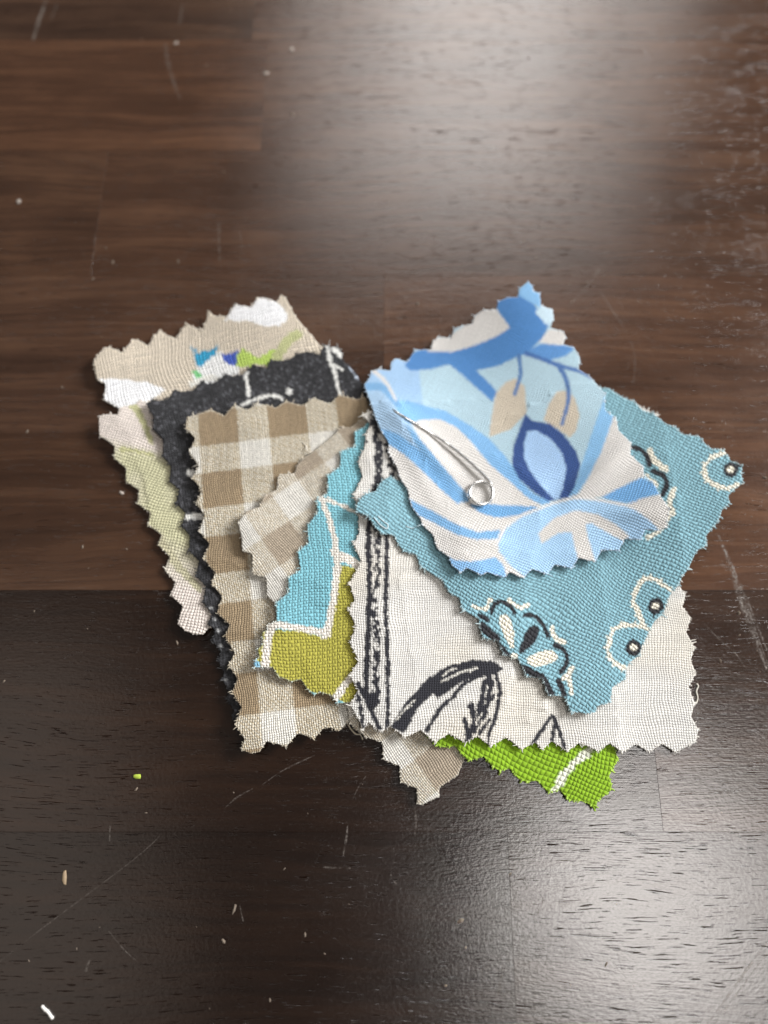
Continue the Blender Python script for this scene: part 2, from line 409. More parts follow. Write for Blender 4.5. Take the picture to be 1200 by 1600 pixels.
def lay(outline, thick, lifts, soft=4, gap=0.00018):
    """drape: the cloth rests on what lies beneath, bends stiffly over steps, then the lifts raise curls"""
    global HEIGHT
    m = inside(outline, GXX, GYY).astype(float)
    wide = (box(m, 2) > 0.02).astype(float)
    floor = HEIGHT + gap
    z = floor.copy()
    for it in range(40):
        w = box(wide, soft) + 1e-9
        zb = box(z * wide, soft) / w
        z = np.maximum(floor, zb - 0.00002)
    w = box(wide, 2) + 1e-9
    zs = box(np.maximum(z, floor) * wide, 2) / w
    z = np.maximum(zs, floor)
    for lf in lifts:
        if len(lf) == 6:            # a crease: ridge along a line
            d, t = dist_line([(lf[0], lf[1]), (lf[2], lf[3])], GXX, GYY)
            z = z + lf[4] * np.exp(-(d / lf[5]) ** 2) * np.sin(np.pi * np.clip(t * .9 + .05, 0, 1)) ** .5
            continue
        x, y, a, r = lf
        z = z + a * np.exp(-((GXX - x) ** 2 + (GYY - y) ** 2) / (r * r))
    z = z + 0.00035 * (vnoise(GXX / 110 + 3.7 * thick * 1e4, GYY / 130, len(lifts) + 5) - 0.5) + 0.00013 * (vnoise(GXX / 45 + soft, GYY / 45, len(lifts)) - 0.5) + 0.00005
    z = np.maximum(z, floor)
    # carry the height past the rim so that the teeth have something to read
    fill = z.copy(); mk = wide.copy()
    for it in range(4):
        wv = box(mk, 2) + 1e-9; fill = np.where(mk > 0.5, fill, box(fill * mk, 2) / wv); mk = (wv > 0.02).astype(float)
    mid = fill
    HEIGHT = np.where(wide > 0.5, np.maximum(HEIGHT, z + thick), HEIGHT)
    return mid

def sample(field, x, y):
    fx = np.clip((x - GX0) / GS, 0, len(gx) - 1.001); fy = np.clip((y - GY0) / GS, 0, len(gy) - 1.001)
    i = fx.astype(int); j = fy.astype(int); a = fx - i; b = fy - j
    return (field[j, i] * (1 - a) + field[j, i + 1] * a) * (1 - b) + (field[j + 1, i] * (1 - a) + field[j + 1, i + 1] * a) * b

def swatch(name, outline, painter, mat, step, pitch, angle, thick, lifts, label, edge_colour, fray, soft=4, jitter=0.5, bleed=0.9):
    """one pinked square of cloth: closed mesh with thickness, print on the yarns, frayed ends as a part"""
    op = np.array(outline, float)
    base = lay(outline, thick, lifts, soft)
    x0, y0 = op.min(0) - 2 * step; x1, y1 = op.max(0) + 2 * step
    nx = int((x1 - x0) / step) + 1; ny = int((y1 - y0) / step) + 1
    cx = x0 + (np.arange(nx) + .5) * step; cy = y0 + (np.arange(ny) + .5) * step
    CX, CY = np.meshgrid(cx, cy)
    cell = inside(outline, CX, CY)
    VX, VY = np.meshgrid(x0 + np.arange(nx + 1) * step, y0 + np.arange(ny + 1) * step)
    cnt = np.zeros(VX.shape, int)
    for a in (0, 1):
        for b in (0, 1): cnt[a:a + ny, b:b + nx] += cell
    used = cnt > 0; rim = used & (cnt < 4)
    idx = -np.ones(VX.shape, int); idx[used] = np.arange(used.sum())
    X = VX[used].copy(); Y = VY[used].copy(); R = rim[used]
    # pull the rim onto the cut line
    rx, ry = X[R], Y[R]; best = np.full(rx.shape, 1e9); bx = rx.copy(); by = ry.copy()
    for i in range(len(op)):
        a = op[i]; b = op[(i + 1) % len(op)]; ab = b - a; L2 = max(ab @ ab, 1e-9)
        t = np.clip(((rx - a[0]) * ab[0] + (ry - a[1]) * ab[1]) / L2, 0, 1)
        qx = a[0] + t * ab[0]; qy = a[1] + t * ab[1]; d = np.hypot(rx - qx, ry - qy); m = d < best
        best[m] = d[m]; bx[m] = qx[m]; by[m] = qy[m]
    # a rim point for the very tip of every tooth and notch
    for a in op:
        d = np.hypot(bx - a[0], by - a[1]); m = int(np.argmin(d))
        if d[m] < 1.6 * step: bx[m], by[m] = a
    X[R] = bx; Y[R] = by
    zt = sample(base, X, Y) + thick
    top = unproject(X, Y, zt)
    ca, sa = math.cos(math.radians(angle)), math.sin(math.radians(angle))
    ux = top[:, 0] / S; uy = -top[:, 1] / S
    U = (ux * ca + uy * sa) / pitch[0] + 500.0; V = (-ux * sa + uy * ca) / pitch[1] + 500.0
    # frayed, uneven cut: push rim points along the yarns a little
    k = (hash2(np.floor(U[R]), np.floor(V[R]), 3) - 0.35) * 0.6 * fray
    cxm, cym = op.mean(0)
    dx, dy = X[R] - cxm, Y[R] - cym; dl = np.hypot(dx, dy) + 1e-6
    X[R] += dx / dl * k; Y[R] += dy / dl * k
    top = unproject(X, Y, zt)
    bot = top.copy(); bot[:, 2] -= thick
    nV = len(X)
    jj, ii = np.nonzero(cell)
    a = idx[jj, ii]; b = idx[jj, ii + 1]; c = idx[jj + 1, ii + 1]; d = idx[jj + 1, ii]
    ftop = np.stack([a, d, c, b], 1); fbot = np.stack([a, b, c, d], 1) + nV
    sides = []
    P = np.pad(cell, 1)
    def addside(mask, p, q):
        j, i = np.nonzero(mask); A = idx[j + p[0], i + p[1]]; B = idx[j + q[0], i + q[1]]
        sides.append(np.stack([A, B, B + nV, A + nV], 1))
    addside(cell & ~P[:-2, 1:-1], (0, 0), (0, 1)); addside(cell & ~P[2:, 1:-1], (1, 1), (1, 0))
    addside(cell & ~P[1:-1, :-2], (1, 0), (0, 0)); addside(cell & ~P[1:-1, 2:], (0, 1), (1, 1))
    faces = np.concatenate([ftop, fbot] + sides)
    verts = np.concatenate([top, bot])
    me = bpy.data.meshes.new(name)
    me.vertices.add(len(verts)); me.vertices.foreach_set("co", verts.ravel())
    me.loops.add(faces.size); me.loops.foreach_set("vertex_index", faces.ravel().astype(np.int32))
    me.polygons.add(len(faces)); me.polygons.foreach_set("loop_start", np.arange(0, faces.size, 4, dtype=np.int32))
    me.update(calc_edges=True); me.validate()
    # the print soaks in yarn by yarn, so its outlines step along the weave
    tu, tv = np.floor(U), np.floor(V)
    jx = (hash2(tu, tv, 1) - .5) * jitter * pitch[0] * 1.6; jy = (hash2(tu, tv, 2) - .5) * jitter * pitch[1] * 1.6
    colr = sum(painter(X + jx + bleed * ox, Y + jy + bleed * oy, U, V) for ox, oy in ((1, .3), (-.3, 1), (-1, -.3), (.3, -1))) / 4.0
    ec = lin(edge_colour)
    rimmix = np.where(R, 0.5, 0.0)[:, None]
    ctop = colr * (1 - rimmix) + ec * rimmix
    cbot = np.where(R[:, None], ec, colr * 0.6 + ec * 0.4)
    cc = np.ones((2 * nV, 4)); cc[:nV, :3] = ctop; cc[nV:, :3] = cbot
    at = me.attributes.new("print", 'FLOAT_COLOR', 'POINT'); at.data.foreach_set("color", cc.ravel())
    th = np.zeros((2 * nV, 3)); th[:nV, 0] = U; th[:nV, 1] = V; th[nV:, 0] = U; th[nV:, 1] = V
    at = me.attributes.new("thread", 'FLOAT_VECTOR', 'POINT'); at.data.foreach_set("vector", th.ravel())
    o = link(name, me, mat)
    tag(o, label, "fabric swatch", "pinned fabric swatches")
    # loose yarn ends along the cut
    seg = np.hypot(*(np.roll(op, -1, 0) - op).T)
    vs, fs, vc = [], [], []
    area_sign = np.sign(np.sum(op[:, 0] * np.roll(op[:, 1], -1) - np.roll(op[:, 0], -1) * op[:, 1]))
    e1 = op - np.roll(op, 1, 0); e2 = np.roll(op, -1, 0) - op
    cvx = (e1[:, 0] * e2[:, 1] - e1[:, 1] * e2[:, 0]) * area_sign / (np.hypot(*e1.T) * np.hypot(*e2.T) + 1e-6)
    for i in range(len(op)):
        A, B = op[i], op[(i + 1) % len(op)]; L = seg[i]
        if L > 90: continue
        for _ in range(int(L / 3.2 * fray * 0.85 + random.random())):
            t = random.random() ** 1.9                      # yarn ends cling to the tips of the teeth, the notches stay clean
            if cvx[(i + 1) % len(op)] > cvx[i]: t = 1 - t
            q = A + (B - A) * t
            nrm = np.array([(B - A)[1], -(B - A)[0]]) / max(L, 1e-6) * area_sign
            axes = [np.array([ca, sa]), np.array([-sa, ca])]
            best_a = max([s * ax for ax in axes for s in (1, -1)], key=lambda w: w @ nrm + random.uniform(-.25, .25))
            ln = (abs(random.gauss(0, 1)) * 1.7 * fray + 1.0) * (2.6 if random.random() < .10 else 1.0)
            ang = random.gauss(0, .35); ce, se = math.cos(ang), math.sin(ang)
            dirv = np.array([best_a[0] * ce - best_a[1] * se, best_a[0] * se + best_a[1] * ce])
            bend = np.array([-dirv[1], dirv[0]]) * random.gauss(0, .9)
            pts2 = [q - dirv * 2.2, q + dirv * ln * .35, q + dirv * ln * .7 + bend * .5, q + dirv * ln + bend]
            z0 = float(sample(base, np.array([q[0]]), np.array([q[1]]))[0]) + thick * 0.75
            r0 = random.uniform(.6, 1.05) * S * min(pitch) / 3.6
            pc = painter(np.array([q[0] - dirv[0] * 4]), np.array([q[1] - dirv[1] * 4]), np.array([500.0]), np.array([500.0]))[0]
            tcol = pc * (1 - .55) + ec * .55 if random.random() < .7 else ec
            st = len(vs)
            zz = z0
            for kk, p2 in enumerate(pts2):
                zz = max(zz + random.gauss(0.00002, .00005), 0.0001)
                w = unproject(p2[0], p2[1], zz); rr = r0 * (1.0, 1.0, .85, .35)[kk]
                s = np.array([-dirv[1], -dirv[0], 0.0])
                for an in (0, 2.094, 4.189): vs.append(w + s * rr * math.cos(an) + np.array([0, 0, rr * math.sin(an)])); vc.append((*tcol, 1))
            for kk in range(3):
                for e in range(3): fs.append((st + kk * 3 + e, st + kk * 3 + (e + 1) % 3, st + kk * 3 + 3 + (e + 1) % 3, st + kk * 3 + 3 + e))
            fs.append((st + 9, st + 10, st + 11))
    if vs:
        m2 = new_mesh("frayed_yarn", vs, fs)
        at = m2.attributes.new("print", 'FLOAT_COLOR', 'POINT'); at.data.foreach_set("color", np.array(vc).ravel())
        f = link("frayed_yarn", m2, M_THREAD, o); f["kind"] = "stuff"
    o["_base"] = 0; del o["_base"]
    return o, base

class Paint:
    def __init__(self, x, y, base):
        self.x, self.y = x, y; self.c = np.tile(lin(base), (len(x), 1))
    def poly(self, pts, c, smooth=False):
        if smooth: pts = smooth_line(list(pts) + [pts[0]], 4)[:-1]
        self.c[inside(pts, self.x, self.y)] = lin(c)
    def line(self, pts, w, c, w2=None, rough=0.0, gaps=0.0, smooth=True):
        p = smooth_line(pts, 5) if smooth else pts
        d, t = dist_line(p, self.x, self.y)
        hw = (w + ((w2 if w2 is not None else w) - w) * t) * 0.5
        if rough: hw = hw + rough * (vnoise(self.x / 5.0, self.y / 5.0, 9) - .5) * 2
        m = d < hw
        if gaps: m &= vnoise(self.x / 4.0 + 7, self.y / 7.0, 5) > gaps
        self.c[m] = lin(c)
    def disc(self, x, y, r, c): self.c[np.hypot(self.x - x, self.y - y) < r] = lin(c)
    def scale(self, k): self.c *= k[:, None]

PIN = (588, 645)
T = 0.00036

# ---- 1. tan cloth with white flowers (lowest)
A_out = [(146,565),(150,556),(162,544),(171,542),(190,551),(198,541),(207,531),(215,531),(231,540),(240,526),(250,515),(257,522),(275,529),(283,515),(290,506),(315,516),(322,500),(326,486),(335,494),(356,494),(360,484),(367,476),(392,480),(402,465),(415,466),(432,472),(440,461),(446,465),(462,495),(480,517),(502,542),(545,590),(600,650)] \
    + zig((600,650),(520,900),8,8) + zig((515,905),(285,850),7,8) + [(262,840),(240,790),(232,740),(214,700),(208,668),(190,655),(184,637),(162,625),(165,600),(150,592)]
def A_paint(x, y, U, V):
    p = Paint(x, y, (206,194,176))
    W_ = (243,243,244)
    p.poly([(350,500),(367,474),(392,478),(402,462),(415,463),(432,470),(447,486),(449,500),(436,509),(415,511),(395,502)], W_)
    p.poly([(155,592),(200,594),(230,596),(258,608),(245,621),(184,645),(150,630)], W_)
    p.poly([(298,590),(318,562),(345,548),(372,560),(372,585),(330,606),(312,606)], (232,232,230))
    p.poly([(297,540),(312,552),(330,546),(341,540),(336,556),(322,565),(316,573),(306,571),(305,556)], (50,152,192))
    p.poly([(347,551),(355,553),(362,551),(373,547),(370,570),(360,571),(352,567)], (66,92,182))
    p.poly([(371,552),(380,544),(392,552),(402,558),(415,552),(430,545),(441,560),(420,571),(400,570),(385,574),(370,570)], (178,203,100))
    p.poly([(298,581),(312,579),(316,586),(308,592)], (118,196,128))
    p.line([(432,560),(448,535),(464,522)], 17, (186,188,138))
    p.line([(300,600),(330,590),(345,598)], 9, (228,226,218))
    return p.c
sw = {}
sw['a'] = swatch("fabric_swatch", A_out, A_paint, fabric_material("tan_linen", 1, 1, 0.00022, hole=.55, vary=.28), 2.0, (5.2, 5.2), -16, T,
    [(150,560,.0016,70),(430,470,.0022,110)],
    "tan swatch with white petals and tiny blue and lime flower, topmost on the left", (214,203,187), 0.5)

# ---- 2. pale green and pink cloth
B_out = [(154,650),(170,647),(184,648),(186,637),(200,634),(212,631),(219,624),(245,640)] + zig((260,640),(560,615),8,7) + zig((560,620),(580,900),8,8) + zig((580,905),(345,985),7,8) + \
    [(325,982),(317,991),(303,991),(290,986),(277,975),(281,962),(285,947),(266,930),(270,920),(274,911),(256,890),(261,880),(265,870),(246,851),(252,836),(231,820),(234,801),(214,787),(217,766),(196,752),(197,732),(178,716),(179,697),(155,680)]
def B_paint(x, y, U, V):
    p = Paint(x, y, (219,208,199))
    s = y - (x - 200) * 0.25
    f = np.clip((s - 690) / 22, 0, 1) * np.clip((900 - s) / 90, 0, 1)
    f = f * (0.75 + 0.5 * vnoise(x / 30, y / 30, 4))
    f = np.clip(f, 0, 1)[:, None]
    p.c = p.c * (1 - f) + lin((199,196,160)) * f
    p.line([(206,630),(222,655),(236,690)], 13, (192,190,146), 8)
    p.line([(190,702),(215,705),(240,712)], 8, (188,186,140), 4)
    p.line([(240,830),(275,880),(310,920)], 16, (194,188,158), 10)
    return p.c
sw['b'] = swatch("fabric_swatch", B_out, B_paint, fabric_material("pale_green_cotton", 1, 1, 0.00020, hole=.5, vary=.22), 2.0, (4.5, 4.5), 14, T,
    [(150,660,.0012,60),(290,985,.0008,90)],
    "pale green and pink swatch with pinked edge, leftmost, sticking out past the black one", (216,208,196), 0.3)

# ---- 3. black cloth
C_out = [(229,632),(237,624),(250,626),(262,624),(272,609),(285,612),(302,610),(315,595),(326,600),(337,597),(352,585),(366,588),(380,585),(395,570),(406,573),(417,575),(422,562),(437,564),(452,562),(462,554),(480,549),(490,552),(500,555),(502,547),(507,539),(517,542),(527,541),(535,552),(534,562),(545,572),(557,585),(565,600),(590,650)] + \
    zig((592,655),(600,1080),11,8) + zig((598,1085),(385,1150),6,8) + [(372,1142),(362,1120),(366,1110),(354,1092),(358,1080),(347,1062),(350,1050),(340,1032),(345,1018),(331,1000),(336,985),(325,975),(331,960),(317,940),(322,916),(306,900),(311,877),(295,860),(297,837),(284,822),(290,802),(275,786),(280,765),(265,752),(267,729),(254,712),(255,687),(239,670),(240,652)]
def C_paint(x, y, U, V):
    p = Paint(x, y, (44,44,46))
    h = hash2(np.floor(U), np.floor(V), 4)
    p.c[h > .6] = lin((60,60,63)); p.c[h > .9] = lin((82,82,86))
    Wt = (222,221,216)
    p.line([(384,578),(386,600),(389,618)], 6, Wt)
    p.line([(378,633),(400,624),(425,618),(440,623)], 5, Wt)
    p.disc(452,612,5,Wt)
    p.line([(511,536),(515,560),(524,585),(531,618)], 6, Wt, 5)
    p.line([(521,545),(533,556)], 8, Wt)
    p.line([(516,568),(535,577)], 5, Wt)
    p.line([(548,574),(560,590)], 5, (190,200,215))
    p.line([(284,808),(300,807),(322,806)], 9, Wt)
    p.disc(298,739,6,Wt); p.disc(300,742,4,Wt)
    for a in ((345,1010),(352,1062),(341,985),(336,968),(330,950)): p.disc(a[0], a[1], 3.0, (150,150,150))
    return p.c
sw['c'] = swatch("fabric_swatch", C_out, C_paint, fabric_material("black_canvas", 1, 1, 0.00012, hole=.2, vary=.45, fuzz=.5), 2.0, (4.0, 4.0), -11, T,
    [(232,632,.0010,80),(370,1130,.0004,80),(520,540,.0012,70)],
    "black canvas swatch with thin white lines, directly under the large checked one", (36,36,40), 0.9)

# ---- gingham checks
def check_painter(ox, oy, ang, per, frac, per2=None, shift=0.0, pale=0.0):
    per2 = per2 or per
    ca, sa = math.cos(math.radians(ang)), math.sin(math.radians(ang))
    o = unproject(ox, oy, 0.002)
    def f(x, y, U, V):
        w = unproject(x, y, 0.002)
        X = (w[:, 0] - o[0]) / S; Y = -(w[:, 1] - o[1]) / S
        a = (X * ca + Y * sa) / per + shift; b = (-X * sa + Y * ca) / per2 + shift
        wa = (a - np.floor(a)) < frac; wb = (b - np.floor(b)) < frac
        c = np.tile(lin((227,223,213)), (len(x), 1))
        par = ((np.floor(U) + np.floor(V)) % 2) < .5
        mid = lin((211,201,180)); dark = lin((158,138,110)); light = lin((228,224,212)); tan = lin((184,160,128))
        half = wa ^ wb
        # in half-toned squares single brown and white yarns alternate
        show = np.where(wa, par, ~par)
        c[half] = np.where(show[half][:, None], lin((187,172,145)), lin((213,206,190)))
        c[wa & wb] = dark
        return c * (1 - pale) + lin((226,221,214)) * pale
    return f
D_out = [(290,660),(293,652),(310,647),(330,640),(350,650),(358,641),(367,632),(386,641),(402,630),(417,633),(431,637),(447,627),(472,634),(490,622),(515,631),(530,617),(557,624),(570,620),(579,632),(592,660)] + zig((594,665),(600,1120),11,8) + \
    [(585,1145),(562,1146),(547,1129),(542,1130),(530,1142),(519,1138),(507,1136),(498,1146),(490,1155),(474,1147),(464,1147),(455,1157),(447,1167),(426,1160),(416,1159),(405,1175),(390,1177),(376,1170),(382,1155),(367,1132),(377,1105),(362,1082),(371,1060),(357,1040),(366,1020),(351,994),(359,976),(339,958),(347,932),(330,912),(336,895),(317,872),(327,850),(311,830),(319,805),(306,785),(315,766),(300,747),(310,728),(295,706),(305,685),(290,669)]
sw['d'] = swatch("fabric_swatch", D_out, check_painter(309, 645, -7.5, 111, .56, 105), fabric_material("checked_cotton", 1, 1, 0.00022, gap=.39, hole=.5, vary=.28, twill=True), 2.0, (3.3, 3.3), -7.5, T,
    [(380,1165,.0009,120),(300,660,.0010,90),(310,800,.0006,90)],
    "large brown and cream checked swatch on the left, over the black one", (214,204,184), 0.75, jitter=.25)

E_out = [(563,655),(548,668),(530,667),(527,674),(514,686),(500,697),(486,707),(472,717),(463,728),(460,740),(436,741),(432,765),(412,775),(405,792),(384,799),(372,817),(377,838),(378,860),(394,866),(395,896),(416,903),(417,930),(429,943),(432,970),(455,985),(460,1012),(484,1022),(490,1050),(512,1062),(518,1090),(542,1102),(547,1130),(571,1152),(597,1160),(599,1187),(624,1197),(626,1222),(651,1232),(652,1256),(660,1257),(672,1251),(685,1245),(687,1230),(701,1221),(715,1212),(725,1187),(740,1180)] + zig((742,1175),(850,1090),4,8) + zig((850,1085),(610,655),13,8)
_a = unproject(445, 848, .002); _b = unproject(688, 1194, .002); _d = (_b - _a) / S      # two brown checks of the same band, four repeats apart
E_LEN = float(np.hypot(_d[0], _d[1])); E_ANG = -math.degrees(math.atan2(_d[0], -_d[1]))
sw['e'] = swatch("fabric_swatch", E_out, check_painter(445, 848, E_ANG, E_LEN / 4, .52, None, .26, .22), fabric_material("checked_cotton_slant", 1, 1, 0.00022, gap=.39, hole=.5, vary=.28, twill=True), 2.0, (3.3, 3.3), E_ANG, T,
    [(380,815,.0014,60),(655,1250,.0003,60)],
    "smaller checked swatch turned on its corner, its brown tip poking out at the bottom", (222,214,198), 0.6, jitter=.25)

# ---- bright green
G_out = [(680,1164),(687,1167),(700,1168),(712,1165),(720,1177),(732,1189),(744,1186),(755,1182),(763,1191),(772,1200),(782,1205),(796,1201),(812,1219),(825,1222),(840,1220),(848,1229),(857,1239),(875,1235),(890,1251),(910,1252),(920,1256),(930,1267),(934,1252),(955,1235),(956,1225),(952,1213),(958,1200),(966,1187),(962,1174),(959,1165)] + zig((958,1160),(925,880),8,8) + zig((920,875),(640,880),8,8) + zig((635,885),(675,1155),8,8)
def G_paint(x, y, U, V):
    p = Paint(x, y, (132,170,36))
    p.line([(862,1245),(872,1226),(886,1204),(902,1187),(925,1170)], 12, (224,226,206))
    return p.c
sw['g'] = swatch("fabric_swatch", G_out, G_paint, fabric_material("lime_canvas", 1, 1, 0.00024, hole=.15, vary=.16), 2.0, (6.2, 6.2), 24, T,
    [(930,1260,.0006,60)],
    "bright lime green swatch with one white curved line, under the cream one", (176,205,90), 0.7)

# ---- aqua and olive chevron
F_out = [(582,650),(572,662),(570,666),(553,675),(555,697),(532,705),(531,729),(512,742),(511,770),(494,779),(496,800),(480,820),(482,847),(465,862),(469,890),(450,902),(451,925),(431,942),(432,970),(417,976),(417,985),(409,988),(410,1007),(402,1015),(405,1026),(396,1035),(397,1043),(412,1042),(426,1043),(435,1057),(455,1065),(470,1062),(480,1077),(490,1086),(500,1082),(517,1086),(527,1099),(547,1098),(559,1090)] + zig((575,1100),(770,1130),5,7) + zig((775,1120),(840,760),9,8) + zig((830,750),(600,655),6,7)
def F_paint(x, y, U, V):
    p = Paint(x, y, (127,186,199))
    Wt = (226,219,208); OL = (168,162,70)
    p.poly([(531,882),(620,900),(640,1130),(380,1046),(404,986),(420,984),(467,986),(507,996),(518,970),(526,925)], OL)
    p.line([(496,775),(520,784),(562,802),(600,815)], 6, Wt)
    p.line([(502,778),(514,810),(522,840),(527,868)], 9, Wt)
    p.line([(522,864),(545,874),(570,888),(600,900)], 13, Wt)
    p.line([(528,870),(524,915),(517,960),(508,994)], 11, Wt)
    p.line([(512,990),(467,981),(414,973)], 11, Wt)
    p.line([(424,976),(418,1005),(414,1045)], 13, Wt)
    p.poly([(390,1045),(395,1030),(405,1032),(407,1046)], (130,180,205))
    p.line([(550,1058),(536,1074),(522,1095)], 11, Wt)
    return p.c
sw['f'] = swatch("fabric_swatch", F_out, F_paint, fabric_material("chevron_duck", 2, 1, 0.00021, gap=.41, hole=.35, vary=.12), 1.7, (4.1, 4.4), -4, T,
    [(400,1040,.0012,70),(500,790,.0005,60)],
    "aqua and olive swatch with white zigzag lines, left of the cream one", (206,214,206), 0.75)

# ---- cream linen with sketched black leaves
H_out = [(583,640),(566,648),(578,662),(572,680),(569,700),(560,720),(566,745),(553,772),(560,805),(561,832),(553,850),(564,877),(546,911),(554,938),(545,952),(556,980),(546,1003),(560,1032),(546,1056),(559,1078),(547,1102),(562,1128),(567,1142),(575,1129),(595,1144),(610,1135),(632,1152),(657,1141),(680,1160),(702,1146),(727,1161),(745,1150),(767,1166),(791,1152),(815,1171),(836,1160),(848,1171),(862,1158),(887,1174),(906,1160),(935,1174),(952,1161),(972,1175),(994,1163),(1014,1175),(1034,1162),(1056,1176),(1070,1168),(1087,1160),(1091,1140),(1080,1120),(1085,1098),(1076,1073),(1087,1052),(1079,1031),(1085,1012),(1072,988),(1079,965),(1066,948),(1071,930),(1059,912),(1064,890)] + zig((1062,880),(1020,640),7,8) + zig((1015,632),(605,640),11,7)
def H_paint(x, y, U, V):
    p = Paint(x, y, (221,218,212))
    b = vnoise(x / 260, y / 7.0, 3) * .6 + vnoise(x / 120, y / 3.4, 8) * .4
    t = np.clip((b - .5) * 2.2, -1, 1)[:, None]
    p.c = p.c * (1 + 0.10 * t * np.array([1.0, 0.97, 0.9]))
    warm = np.clip(vnoise(x / 90, y / 60, 12) - .45, 0, .5)[:, None]
    p.c *= 1 - warm * np.array([0.02, 0.08, 0.20])
    B = (48,48,54); Cm = (226,222,212)
    p.line([(580,652),(587,650),(589,690),(592,735),(586,775)], 11, B, 13, rough=3, gaps=.12)
    p.line([(572,690),(560,700)], 5, B); p.line([(590,655),(575,664),(566,676)], 7, B, rough=2)
    p.line([(604,690),(610,715),(613,750)], 8, B, rough=3, gaps=.25)
    p.line([(578,800),(576,850),(577,900),(576,960),(574,1020),(571,1085)], 8.5, B, rough=1.2)
    p.line([(586,806),(589,862),(587,912),(585,962),(590,1000),(587,1042),(586,1100)], 10, B, rough=4, gaps=.30)
    p.line([(604,830),(604,900),(602,950),(605,1000),(606,1070),(605,1145)], 7, B, rough=1)
    p.line([(558,1068),(575,1098),(592,1138)], 8, B); p.line([(558,1085),(565,1110),(570,1142)], 9, B, rough=3, gaps=.2)
    p.line([(572,1080),(580,1092),(584,1104)], 7, B)
    p.poly([(608,1138),(632,1100),(665,1062),(700,1040),(740,1031),(772,1033),(786,1044),(775,1053),(750,1054),(720,1066),(684,1092),(677,1084),(655,1104),(632,1145)], B)
    p.line([(620,1124),(634,1108),(648,1094)], 3, Cm); p.line([(692,1056),(702,1048),(714,1044)], 2.5, Cm); p.line([(690,1066),(712,1054),(738,1045)], 3, Cm, gaps=.3)
    p.line([(734,1048),(744,1044)], 4, Cm)
    p.line([(707,1091),(722,1071),(750,1056),(775,1050)], 7, B, 6, rough=1); p.line([(667,1142),(685,1112),(701,1094)], 7, B, rough=1)
    p.line([(774,1050),(781,1082),(775,1118),(766,1142),(762,1162)], 6, B, rough=1)
    p.poly([(754,1064),(767,1050),(773,1067),(767,1090),(757,1110),(744,1124),(746,1100),(751,1084)], B)
    p.line([(762,1072),(757,1100)], 2.5, Cm, gaps=.3); p.line([(768,1095),(752,1118)], 2.5, Cm)
    p.line([(736,1102),(740,1130),(730,1160)], 9, B, rough=2, gaps=.15); p.line([(726,1124),(733,1158)], 7, B, rough=1.5)
    p.line([(760,1114),(746,1135),(736,1152)], 7, B, rough=1.5, gaps=.15); p.line([(765,1124),(750,1146)], 6, B, rough=1.5)
    p.line([(772,1086),(756,1114)], 5, B)
    p.line([(862,1119),(848,1139),(831,1165)], 6, B, rough=1); p.line([(863,1119),(872,1137),(882,1170)], 6.5, B, rough=1); p.line([(867,1130),(862,1158)], 7, B, rough=1)
    return p.c
sw['h'] = swatch("fabric_swatch", H_out, H_paint, fabric_material("slub_linen", 1, 1, 0.00014, gap=.40, hole=.5, vary=.12, slub=.16), 1.6, (3.6, 3.4), 1.0, T,
    [(1085,1160,.0004,90),(900,1000,-.0002,120)],
    "large cream linen swatch with sketched black leaves and upright lines", (233,228,219), 0.9)

# ---- teal with black and cream flowers
I_out = [(556,792),(560,782),(570,772),(587,767),(592,757),(598,750),(610,744),(625,752)] + zig((640,740),(925,600),9,5) + \
    [(940,606),(952,607),(963,615),(975,622),(990,627),(1005,642),(1020,645),(1040,662),(1055,667),(1066,678),(1077,680),(1092,682),(1105,697),(1115,702),(1130,702),(1142,720),(1160,727),(1158,741),(1161,754),(1146,766),(1138,775),(1140,787),(1128,797),(1122,815),(1112,826),(1103,838),(1104,852),(1090,860),(1085,868),(1075,890),(1066,900),(1060,915),(1050,924),(1041,943),(1037,957),(1022,972),(1015,985),(1003,1010),(1000,1023),(984,1035),(977,1047),(978,1060),(957,1074),(953,1097),(934,1103),(930,1113),(917,1115),(903,1113),(892,1113),(885,1094),(877,1087),(857,1087),(847,1060),(823,1057),(810,1030),(787,1023),(777,1001),(755,997),(750,983),(748,967),(723,953),(717,934),(702,926),(690,905),(680,900),(657,885),(650,867),(630,861),(622,850),(615,836),(597,834),(587,825),(575,806),(557,800)]
